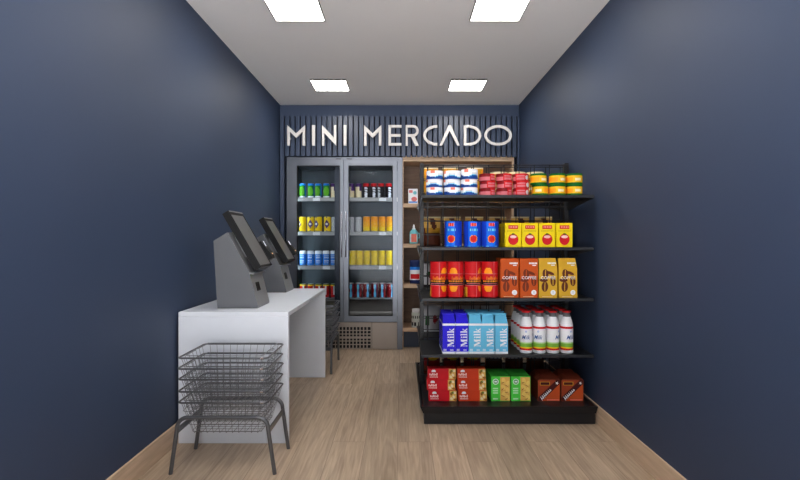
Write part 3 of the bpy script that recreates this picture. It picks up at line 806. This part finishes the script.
# --- third shelf
def redtall(var):
    def fn(q, z, k):
        qs, qc = (.28, 1.0) if var == 0 else (.35, -.35)
        if .36 < z < .50: return ORG if (abs(z - .46) < .02 and int(q * 18 + 50) % 3 and abs(q) < 1.1) else (PINK if abs(z - .40) < .008 and abs(q) < 1 else BLK)
        if abs(z - .345) < .008 or abs(z - .665) < .009: return PINK
        if abs(q - qs) < .05: return PINK
        if .50 < z < .60: return ORG if (int(q * 14 + 50) % 2 and (z < .56 or int(q * 7) % 3 == 0) and -.6 < q < 1.2) else RED
        if abs((q - qc) / .55) ** 3 + abs((z - .5) / .33) ** 3 < 1 and (z > .67 or z < .335): return ORG
        if var == 0 and q < -.85 and z < .3: return GOLD
        return RED
    return fn
rA = tin('biscuit_tin', .0555, .240, redtall(0), seg=96, rows=60, rim=DRED)
rB = tin('biscuit_tin', .0555, .240, redtall(1), seg=96, rows=60, rim=DRED)
for i, px in enumerate((438.4, 455.3, 472.6, 489.6)):
    (rA, rB)[i % 2].put(ZX(px, 3.215), Y(3.215), SH[2], f'tall red tin with orange sun print, {pos(i, 4)} of the four, third shelf', 'tin', 'tall red tins', rz=(-.25, 0, .05, 0)[i])
def coffee(body, taper, nm_, ):
    w, d, h = .121, .075, .262
    m = MB()
    if taper:
        zs = (0, .19, h); ws = (w, w, w * .93); ds = (d, d, d * .3)
        vs = [(sx * ws[i] / 2, sy * ds[i] / 2 - (d - ds[i]) / 2 * 0, zs[i]) for i in range(3) for sy in (-1, 1) for sx in (-1, 1)]
        fs = [[0, 1, 3, 2], [8, 9, 11, 10]]
        for i in (0, 1):
            a = i * 4; fs += [[a, a + 1, a + 5, a + 4], [a + 2, a + 3, a + 7, a + 6], [a, a + 2, a + 6, a + 4], [a + 1, a + 3, a + 7, a + 5]]
        m.add(vs, fs, body)
        yfr = lambda v: -(d / 2 if v < .19 else d / 2 + (ds[2] / 2 - d / 2) * (v - .19) / (h - .19)) - .0008
    else:
        m.box(-w / 2, w / 2, -d / 2, d / 2, 0, h, body, .003); yfr = lambda v: -d / 2 - .0008
    o = m.build(nm_)
    p = MB(); e = [0]
    def pl(u, v): return (u, yfr(v) - e[0], v)
    bean = BRN if taper else P('bean_dark', (112, 44, 20))
    for cx, cz, rx, rz, a in ((-.018, .160, .020, .031, .1), (.032, .112, .018, .034, .05), (-.022, .075, .022, .034, -.05), (.012, .165, .03, .010, -.35), (-.03, .118, .028, .012, 0)):
        e[0] = 0; p.flat(ell(cx, cz, rx, rz, 20, a), pl, bean); e[0] = .0004
        p.flat([(cx - .0022, cz - rz * .85), (cx + .0022, cz - rz * .8), (cx + .002, cz), (cx + .003, cz + rz * .85), (cx - .001, cz + rz * .85), (cx - .003, cz)], pl, body) if rx < rz else None
    e[0] = .0008
    p.text('COFFEE', .019, lambda u, v: pl(u, v + .134), WHT, width=.096)
    p.flat(ell(.032, .036, .017, .017, 24), pl, WHT)
    for k in range(3): p.flat(rect(.024, .040, .030 + k * .006, .032 + k * .006), lambda u, v: (u, yfr(v) - .0012, v), GRY)
    for k in range(6): p.flat(rect(.000 + k * .0092, .0068 + k * .0092, .224, .235), pl, WHT)
    p.flat(rect(.022, .046, .213, .219), pl, WHT)
    p.flat(rect(-.04, .03, .007, .010), pl, CREAM)
    p.build('printed_front', o, recalc=False)
    return Kind(o)
co_ = coffee(COFO, False, 'coffee_box'); cb_ = coffee(MUST, True, 'coffee_bag')
for i, px in enumerate((509.6, 529)):
    co_.put(ZX(px, 3.17), Y(3.17) + .0375, SH[2], f'burnt orange coffee box with dark beans, {("left", "right")[i]} of the two, third shelf', 'coffee', 'orange coffee boxes')
for i, px in enumerate((548.2, 568)):
    cb_.put(ZX(px, 3.17), Y(3.17) + .0375, SH[2], f'mustard yellow coffee bag with dark beans, {("left", "right")[i]} of the two, third shelf', 'coffee', 'yellow coffee bags')
co_.put(ZX(509.6, 3.17) - .002, Y(3.17) + .1165, SH[2], 'burnt orange coffee box standing behind the left orange coffee box', 'coffee', 'orange coffee boxes')
# --- fourth shelf
def carton(body, nm_):
    w, d, hb, hr, ht = .0845, .0865, .200, .250, .262
    m = MB()
    def ringz(z0, z1, mm, dd0=d, dd1=d, w0=w, w1=w):
        vs = [(sx * ww / 2, sy * q / 2, z) for z, q, ww in ((z0, dd0, w0), (z1, dd1, w1)) for sy in (-1, 1) for sx in (-1, 1)]
        m.add(vs, [[0, 1, 5, 4], [2, 3, 7, 6], [0, 2, 6, 4], [1, 3, 7, 5]], mm)
    ringz(0, .014, WHT); ringz(.014, .186, body); ringz(.186, hb, WHT); ringz(hb, hr, body, d, .010, w, w - .014); ringz(hr, ht, body, .010, .008, w - .014, w)
    m.add([(-w / 2, -d / 2, 0), (w / 2, -d / 2, 0), (w / 2, d / 2, 0), (-w / 2, d / 2, 0)], [[0, 1, 2, 3]], WHT)
    m.add([(-w / 2, -.004, ht), (w / 2, -.004, ht), (w / 2, .004, ht), (-w / 2, .004, ht)], [[0, 1, 2, 3]], body)
    import bmesh
    o = m.build(nm_)
    bm = bmesh.new(); bm.from_mesh(o.data); bmesh.ops.remove_doubles(bm, verts=bm.verts, dist=1e-5); bmesh.ops.recalc_face_normals(bm, faces=bm.faces); bm.to_mesh(o.data); bm.free()
    p = MB()
    k_ = .046
    def tl(u, v): return (.034 - v * k_ * .98, -d / 2 - .0007, .046 + u * k_)    # reads upwards
    def G(*ps):
        for q in ps: p.flat(q, tl, WHT)
    G(rect(.0, .26, 0, .07), rect(.10, .17, .06, .94), rect(0, .3, .88, .95), [(.08, .95), (.36, .95), (.62, .22), (.50, .02)], [(.50, .02), (.58, .02), (.92, .95), (.80, .95)],
      rect(.80, 1.04, .06, .95), rect(.70, 1.14, 0, .07), rect(.92, 1.14, .88, .95))
    for x in (1.22,): G(rect(x + .07, x + .25, .05, .66), rect(x, x + .33, 0, .07), rect(x, x + .1, .59, .66), ell(x + .16, .84, .11, .11, 14))
    for x in (1.60,): G(rect(x + .07, x + .25, .05, .99), rect(x, x + .33, 0, .07), rect(x, x + .1, .92, .99))
    x = 1.98
    G(rect(x + .07, x + .25, .05, .99), rect(x, x + .32, 0, .07), rect(x, x + .1, .92, .99), [(x + .25, .26), (x + .32, .22), (x + .56, .62), (x + .47, .62)], [(x + .28, .34), (x + .38, .42), (x + .66, .04), (x + .46, .04)],
      rect(x + .40, x + .70, 0, .07), rect(x + .40, x + .64, .59, .66))
    for k in range(3): p.flat(rect(-.036, -.016, .019 + k * .005, .0215 + k * .005), lambda u, v: (u, -d / 2 - .0007, v), WHT)
    for k in range(2): p.flat(rect(.008, .030, .020 + k * .006, .0225 + k * .006), lambda u, v: (u, -d / 2 - .0007, v), WHT)
    p.build('printed_front', o, recalc=False)
    s = MB()
    for k in range(10): s.flat(rect(-.03, .03 - (k % 3) * .012, .04 + k * .013, .045 + k * .013), lambda u, v: (-w / 2 - .0006, u, v), LGRY)
    s.build('printed_side', o, recalc=False)
    return Kind(o)
cd = carton(MILKD, 'milk_carton'); cl = carton(SKY, 'milk_carton')
rows = ('front row', 'second row', 'third row')
for i, px in enumerate((448.9, 462.1, 475.3, 488.2, 501.6)):
    kd, nme, ii, nn = (cd, 'dark blue', i, 2) if i < 2 else (cl, 'light blue', i - 2, 3)
    for rw in range(3):
        kd.put(ZX(px, 3.172) + (.0, .001, -.001)[rw], Y(3.172) + .0435 + rw * .0915, SH[3], f'{nme} milk carton, {("left" if ii == 0 else "right") if nn == 2 else cols[ii]} of the {nme} ones in the {rows[rw]}', 'milk carton', f'{nme} milk cartons')
def milk_bottle():
    r, h = .0425, .28
    zs = [(r * .9, 0), (r, .006), (r, .012)] + [(r, .012 + .158 * k / 18) for k in range(1, 19)] + [(r * .97, .182), (r * .82, .212), (r * .62, .240), (r * .5, .252), (r * .48, .268)]
    def fn(q, z, k):
        if z > .241: return P('neck_grey', (96, 98, 102))
        if .163 < z < .178 or .021 < z < .034: return RED
        if .034 < z < .042: return YEL
        if .042 < z < .066: return P('grass_green', (120, 176, 62))
        if .066 < z < .074: return P('pale_green', (176, 214, 140))
        return WHT
    # cut rings precisely
    cuts = [0, .006, .021, .034, .042, .066, .074, .12, .163, .178]
    prof = [(r * .9, 0)] + [(r, z) for z in cuts[1:]] + [(r * .97, .185), (r * .82, .214), (r * .60, .241), (r * .50, .252), (r * .48, .268)]
    m = MB(); m.lathe(prof, fn, 32)
    o = m.build('milk_bottle')
    c = MB(); c.lathe([(r * .50, .2685), (r * .68, .269), (r * .68, .278), (r * .60, .280)], lambda q, z, k: RED, 24); c.build('cap', o)['label'] = 'red cap'
    t = MB()
    wrap = lambda z0: (lambda u, v: (math.sin(u / r) * (r + .0006), -math.cos(u / r) * (r + .0006), v + z0))
    t.text('Milk', .027, wrap(.108), P('script_blue', (40, 84, 150)), shear=.4, width=.058, bold=.01)
    o2 = ell(0, 0, .006, .006, 16); i2 = ell(0, 0, .0035, .0035, 16)
    w2 = wrap(.146)
    t.add([w2(*p) for p in o2 + i2], [[k, (k + 1) % 16, 16 + (k + 1) % 16, 16 + k] for k in range(16)], BRIGHTB)
    t.build('printed_label', o, recalc=False)
    return Kind(o)
mb = milk_bottle()
rows4 = ('front row', 'second row', 'third row', 'back row')
for i, (px, rz) in enumerate(((526, -.25), (539.4, -.45), (552.8, .75), (566.6, .35))):
    for rw in range(4):
        mb.put(ZX(px, 3.215), Y(3.215) + rw * .0885, SH[3], f'white milk bottle with red cap, {pos(i, 4)} in the {rows4[rw]}', 'milk bottle', 'milk bottles on the fourth shelf', rz=rz + rw * .2)
# --- base deck
def biscuit(body, nm_, w):
    d, h = .075, .0735
    m = MB(); m.box(-w / 2, w / 2, -d / 2, d / 2, 0, h, body, .002); o = m.build(nm_)
    p = MB(); yy = -d / 2 - .0006
    pl = lambda u, v: (u, yy, v)
    p.flat(rect(-w / 2 + .001, w / 2 - .001, .001, h - .001), lambda u, v: (u, yy + .0003, v), body)
    p.flat(rect(w / 2 - .048, w / 2 - .001, .002, h - .002), pl, BISC)
    for k, (cx, cz, c) in enumerate(((-.036, .05, BISCD), (-.02, .03, CREAM), (-.034, .018, CREAM), (-.014, .058, CREAM), (-.008, .012, BISCD), (-.028, .058, P('leaf', (120, 130, 50))))):
        p.flat(ell(w / 2 + cx + (.0), cz, .008, .011, 14, .4 * k), lambda u, v: (u, yy - .0003, v), c)
    x = -w / 2 + .038
    p.flat([(x - .015, .050), (x + .015, .050), (x + .013, .062), (x + .005, .066), (x - .006, .066), (x - .013, .062)], pl, WHT)
    for k in range(6): p.flat(rect(x - .028 + k * .0095, x - .0215 + k * .0095, .028 - (k % 2) * .002, .044 - ((k + 1) % 3) * .003), pl, P('biscuit_text', (250, 228, 224)))
    for k in range(8): p.flat(rect(x - .026 + k * .007, x - .021 + k * .007, .014, .020), pl, P('biscuit_text', (250, 228, 224)))
    p.build('printed_front', o, recalc=False)
    return Kind(o)
bR = biscuit(BOXR, 'biscuit_box', .189); bO = biscuit(BOXO, 'biscuit_box', .194)
zb_ = 3.25; yb_ = Y(zb_)
for l in range(3):
    bR.put(ZX(442.7 + (0, -1.7, -.8)[l], zb_), yb_ + .0375, DECK + .0738 * l, f'red biscuit box with biscuit picture, {lay[l]} one in the leftmost stack', 'biscuit box', 'red biscuit boxes')
    bO.put(ZX(472.6 + (0, -.8, -1.2)[l], zb_), yb_ + .0375, DECK + .0738 * l, f'orange-red biscuit box with biscuit picture, {lay[l]} one in its stack', 'biscuit box', 'orange-red biscuit boxes')
def green_box():
    w, d, h = .130, .05, .168
    m = MB(); m.box(-w / 2, w / 2, -d / 2, d / 2, 0, h, PGRN, .002); o = m.build('snack_box')
    yy = -d / 2 - .0006; pl = lambda u, v: (u, yy, v); p2 = lambda u, v: (u, yy - .0003, v); p3 = lambda u, v: (u, yy - .0006, v)
    p = MB(); p.flat(rect(-w / 2 + .001, w / 2 - .001, .001, h - .001), lambda u, v: (u, yy + .0003, v), PGRN); p.flat(rect(-.003, .062, .004, h - .004), pl, BISC)
    for k, (cx, cz, a) in enumerate(((.02, .14, .3), (.045, .12, -.5), (.018, .095, .8), (.046, .075, .1), (.02, .05, -.4), (.045, .03, .6))):
        p.flat(ell(cx, cz, .013, .02, 16, a), p2, P('biscuit_lemon', (240, 204, 110))); p.flat(ell(cx - .006, cz - .014, .012, .0025, 10, a), p3, BISCD)
    p.flat(ell(-.034, .133, .020, .020, 24), pl, WHT); p.flat(ell(-.034, .133, .015, .015, 24), p2, P('badge_green', (90, 170, 110)))
    p.flat(rect(-.043, -.025, .128, .138), p3, WHT)
    for k in range(3): p.flat(rect(-.053, -.018, .052 + k * .015, .061 + k * .015), pl, P('mint_text', (190, 236, 190)))
    p.flat(rect(-.052, -.018, .012, .022), pl, P('mint_text', (190, 236, 190)))
    p.build('printed_front', o, recalc=False)
    return Kind(o)
gb = green_box()
for i, px in enumerate((500.7, 520.9)):
    for rw in range(4):
        gb.put(ZX(px, zb_), yb_ + .025 + rw * .052, DECK, f'green snack box with biscuit picture, {("left", "right")[i]} one in the {rows4[rw]}, base shelf', 'snack box', 'green snack boxes')
def choc_box():
    w, d, h = .150, .10, .150
    m = MB()
    pr = [(-w / 2, 0), (w / 2, 0), (w / 2, h - .006), (w / 2 - .008, h), (-w / 2 + .012, h), (-w / 2, h - .014)]
    m.prism(pr, lambda u, v, a: (u, a, v), -d / 2, d / 2, CARD)
    # slanted carton top
    m.add([(-w / 2 + .012, -d / 2, h), (w / 2 - .008, -d / 2, h), (w / 2 - .02, d / 2 - .02, h + .022), (-w / 2 + .03, d / 2 - .02, h + .022), (-w / 2 + .012, d / 2, h), (w / 2 - .008, d / 2, h)],
          [[0, 1, 2, 3], [3, 2, 5, 4], [0, 3, 4], [1, 5, 2]], CARD)
    o = m.build('chocolate_box')
    yy = -d / 2 - .0006; pl = lambda u, v: (u, yy, v); p2 = lambda u, v: (u, yy - .0003, v); p3 = lambda u, v: (u, yy - .0006, v)
    p = MB(); p.flat(rect(-.0745, .0735, .001, .143), lambda u, v: (u, yy + .0003, v), CARDF)
    p.flat([(-.05, .003), (.072, .003), (.072, .118)], pl, CARDL)
    p.flat([(-.072, .003), (-.048, .003), (.072, .118), (.072, .142), (.052, .146), (-.072, .028)], p2, CARDD)
    p.flat(rect(-.062, .006, .108, .132), pl, GOLD); p.flat(rect(-.058, .002, .111, .129), p2, CARDD)
    ca, sa = math.cos(.765), math.sin(.765)
    def dg(u, v): return p3(-.058 + u * ca - v * sa, .012 + u * sa + v * ca)
    for k in range(7):
        x = .008 + k * .0135; q = .0135 * (1 - k * .08)
        p.flat([(x - .004, -q), (x, -q), (x + .007, q), (x + .003, q + .002), (x - .001, 0)], dg, WHT); p.flat(ell(x + .005, -.002, .0045, .005, 8), dg, WHT)
    st_ = []
    for k in range(10):
        a = 2 * PI * k / 10; rr_ = .013 if k % 2 == 0 else .005; st_.append((.054 + rr_ * math.cos(a), .123 + rr_ * math.sin(a)))
    p.flat(st_, p3, WHT)
    p.flat(rect(-.015, .07, .006, .013), p3, SALM)
    p.build('printed_front', o, recalc=False)
    return Kind(o)
cb = choc_box()
for i, px in enumerate((549, 572.4)):
    for rw in range(2):
        cb.put(ZX(px, zb_), yb_ + .05 + rw * .105, DECK, f'brown chocolate box with dark diagonal band, {("left", "right")[i]} one in the {("front", "back")[rw]} row, base shelf', 'chocolate box', 'brown chocolate boxes')

# --- things on the far side of the shelf, seen through the wire
ZB3 = 3.93
yb3 = Y(ZB3)
gbag = bag('snack_bag', .135, .303, .07, lambda u, v: (CREAM if v > .93 else (GOLD if (math.sin(u * 9) + math.sin(v * 17)) < .9 else ORG)))
for i, px in enumerate((430, 450, 475)):
    gbag.put(ZX(px, ZB3) + .0, yb3, SH[0], f'golden yellow snack bag behind the white tins, {pos(i, 3)} of three', 'snack bag', 'yellow snack bags', rz=.05)
gt = tin('round_tin', .072, .130, lambda q, z, k: (CREAM if z > .82 else GOLD), rows=8, rim=CREAM)
for i, x in enumerate((.80, .95, 1.10)):
    for l in range(2):
        gt.put(x, yb3 + .03, SH[0] +   .1305 * l, f'gold tin with cream lid behind the red tins, {("lower", "upper")[l]}, {pos(i, 3)} pair', 'tin', 'gold tins on the far side')
nb = bag('nut_bag', .150, .240, .07, lambda u, v: (CREAM if v > .93 else (BRN if (math.sin(u * 5 + 1) + math.sin(v * 9 + u * 4)) > .55 or v < .45 else (BISC if v > .62 else GOLD))))
for i, px in enumerate((431.4, 451.6, 474.2, 497, 520, 543)):
    nb.put(ZX(px, ZB3), yb3, SH[1], f'gold and brown nut bag, {pos(i, 6)} on the far side of second shelf', 'snack bag', 'gold and brown bags')
gw = bag('rice_bag', .15, .19, .07, lambda u, v: (DGRN if (u + .1) ** 2 / .1 + (v - .55) ** 2 / .02 < 1 else (BLK if v < .1 else LGRY)))
for i, px in enumerate((430, 449.5, 469)):
    gw.put(ZX(px, ZB3), yb3, SH[2], f'pale grey bag with green print behind the red tins, {pos(i, 3)} of three', 'grocery bag', 'pale bags behind the red tins')
gg = bag('flour_bag', .150, .215, .08, lambda u, v: (DGRN if (u + .5) ** 2 / .07 + (v - .45) ** 2 / .03 < 1 else (DRED if (u - .4) ** 2 / .07 + (v - .5) ** 2 / .02 < 1 else (GRY if v > .1 else WHT))))
for i, px in enumerate((431.5, 451, 470.5, 490)):
    gg.put(ZX(px, ZB3), yb3, SH[3], f'grey bag with green and red print behind the milk cartons, {pos(i, 4)} of four', 'grocery bag', 'grey bags behind the milk cartons')
sb1 = bag('crisp_bag', .145, .255, .07, lambda u, v: (YEL if (u - .1) ** 2 / .5 + (v - .55) ** 2 / .01 < 1 else (DRED if v > .3 else BRN)))
sb2 = bag('crisp_bag', .150, .255, .07, lambda u, v: (LGRY if (.52 < v < .6 and int(u * 14 + 40) % 3 and abs(u) < .75) else (NAVY if v > .5 else BRN)))
for i, px in enumerate((431.5, 452, 472)):
    sb1.put(ZX(px, ZB3), yb3, DECK, f'red and yellow crisp bag behind the biscuit boxes, {pos(i, 3)} of three', 'snack bag', 'red crisp bags')
for i, px in enumerate((493.5, 514, 535)):
    sb2.put(ZX(px, ZB3), yb3, DECK, f'dark blue bag with pale lettering behind green boxes, {pos(i, 3)} of three', 'snack bag', 'dark blue crisp bags')

# ------------------------------------------------------------------ light, camera
w = bpy.data.worlds.new('World'); scene.world = w; w.use_nodes = True
bg = w.node_tree.nodes['Background']; bg.inputs['Strength'].default_value = 1.5
nt = w.node_tree; tc = nt.nodes.new('ShaderNodeTexCoord'); sx = nt.nodes.new('ShaderNodeSeparateXYZ'); rp = nt.nodes.new('ShaderNodeValToRGB')
nt.links.new(tc.outputs['Generated'], sx.inputs[0]); nt.links.new(sx.outputs['Z'], rp.inputs['Fac'])
mr = nt.nodes.new('ShaderNodeMapRange'); mr.inputs['From Min'].default_value = -1; nt.links.new(sx.outputs['Z'], mr.inputs['Value']); nt.links.new(mr.outputs[0], rp.inputs['Fac'])
# added fill: lower half of the world glows stronger to light the ceiling
rp.color_ramp.elements[0].position = .46; rp.color_ramp.elements[0].color = (7.6, 7.6, 7.7, 1)
rp.color_ramp.elements[1].position = .54; rp.color_ramp.elements[1].color = (.5, .5, .52, 1)
nt.links.new(rp.outputs['Color'], bg.inputs['Color'])
cam = bpy.data.cameras.new('Camera'); cam.lens = 22.5; cam.sensor_width = 36; cam.shift_x = -1.5 / 800
cam.clip_start = .05
co = bpy.data.objects.new('Camera', cam); COL.objects.link(co); co.location = (0, 0, EYE); co.rotation_euler = (PI / 2, 0, 0)
scene.camera = co
scene.view_settings.view_transform = 'Standard'; scene.view_settings.look = 'None'
scene.view_settings.exposure = .13; scene.view_settings.gamma = 1; scene.view_settings.use_curve_mapping = False
scene.cycles.max_bounces = 10; scene.cycles.transparent_max_bounces = 12
scene.cycles.sample_clamp_indirect = 6
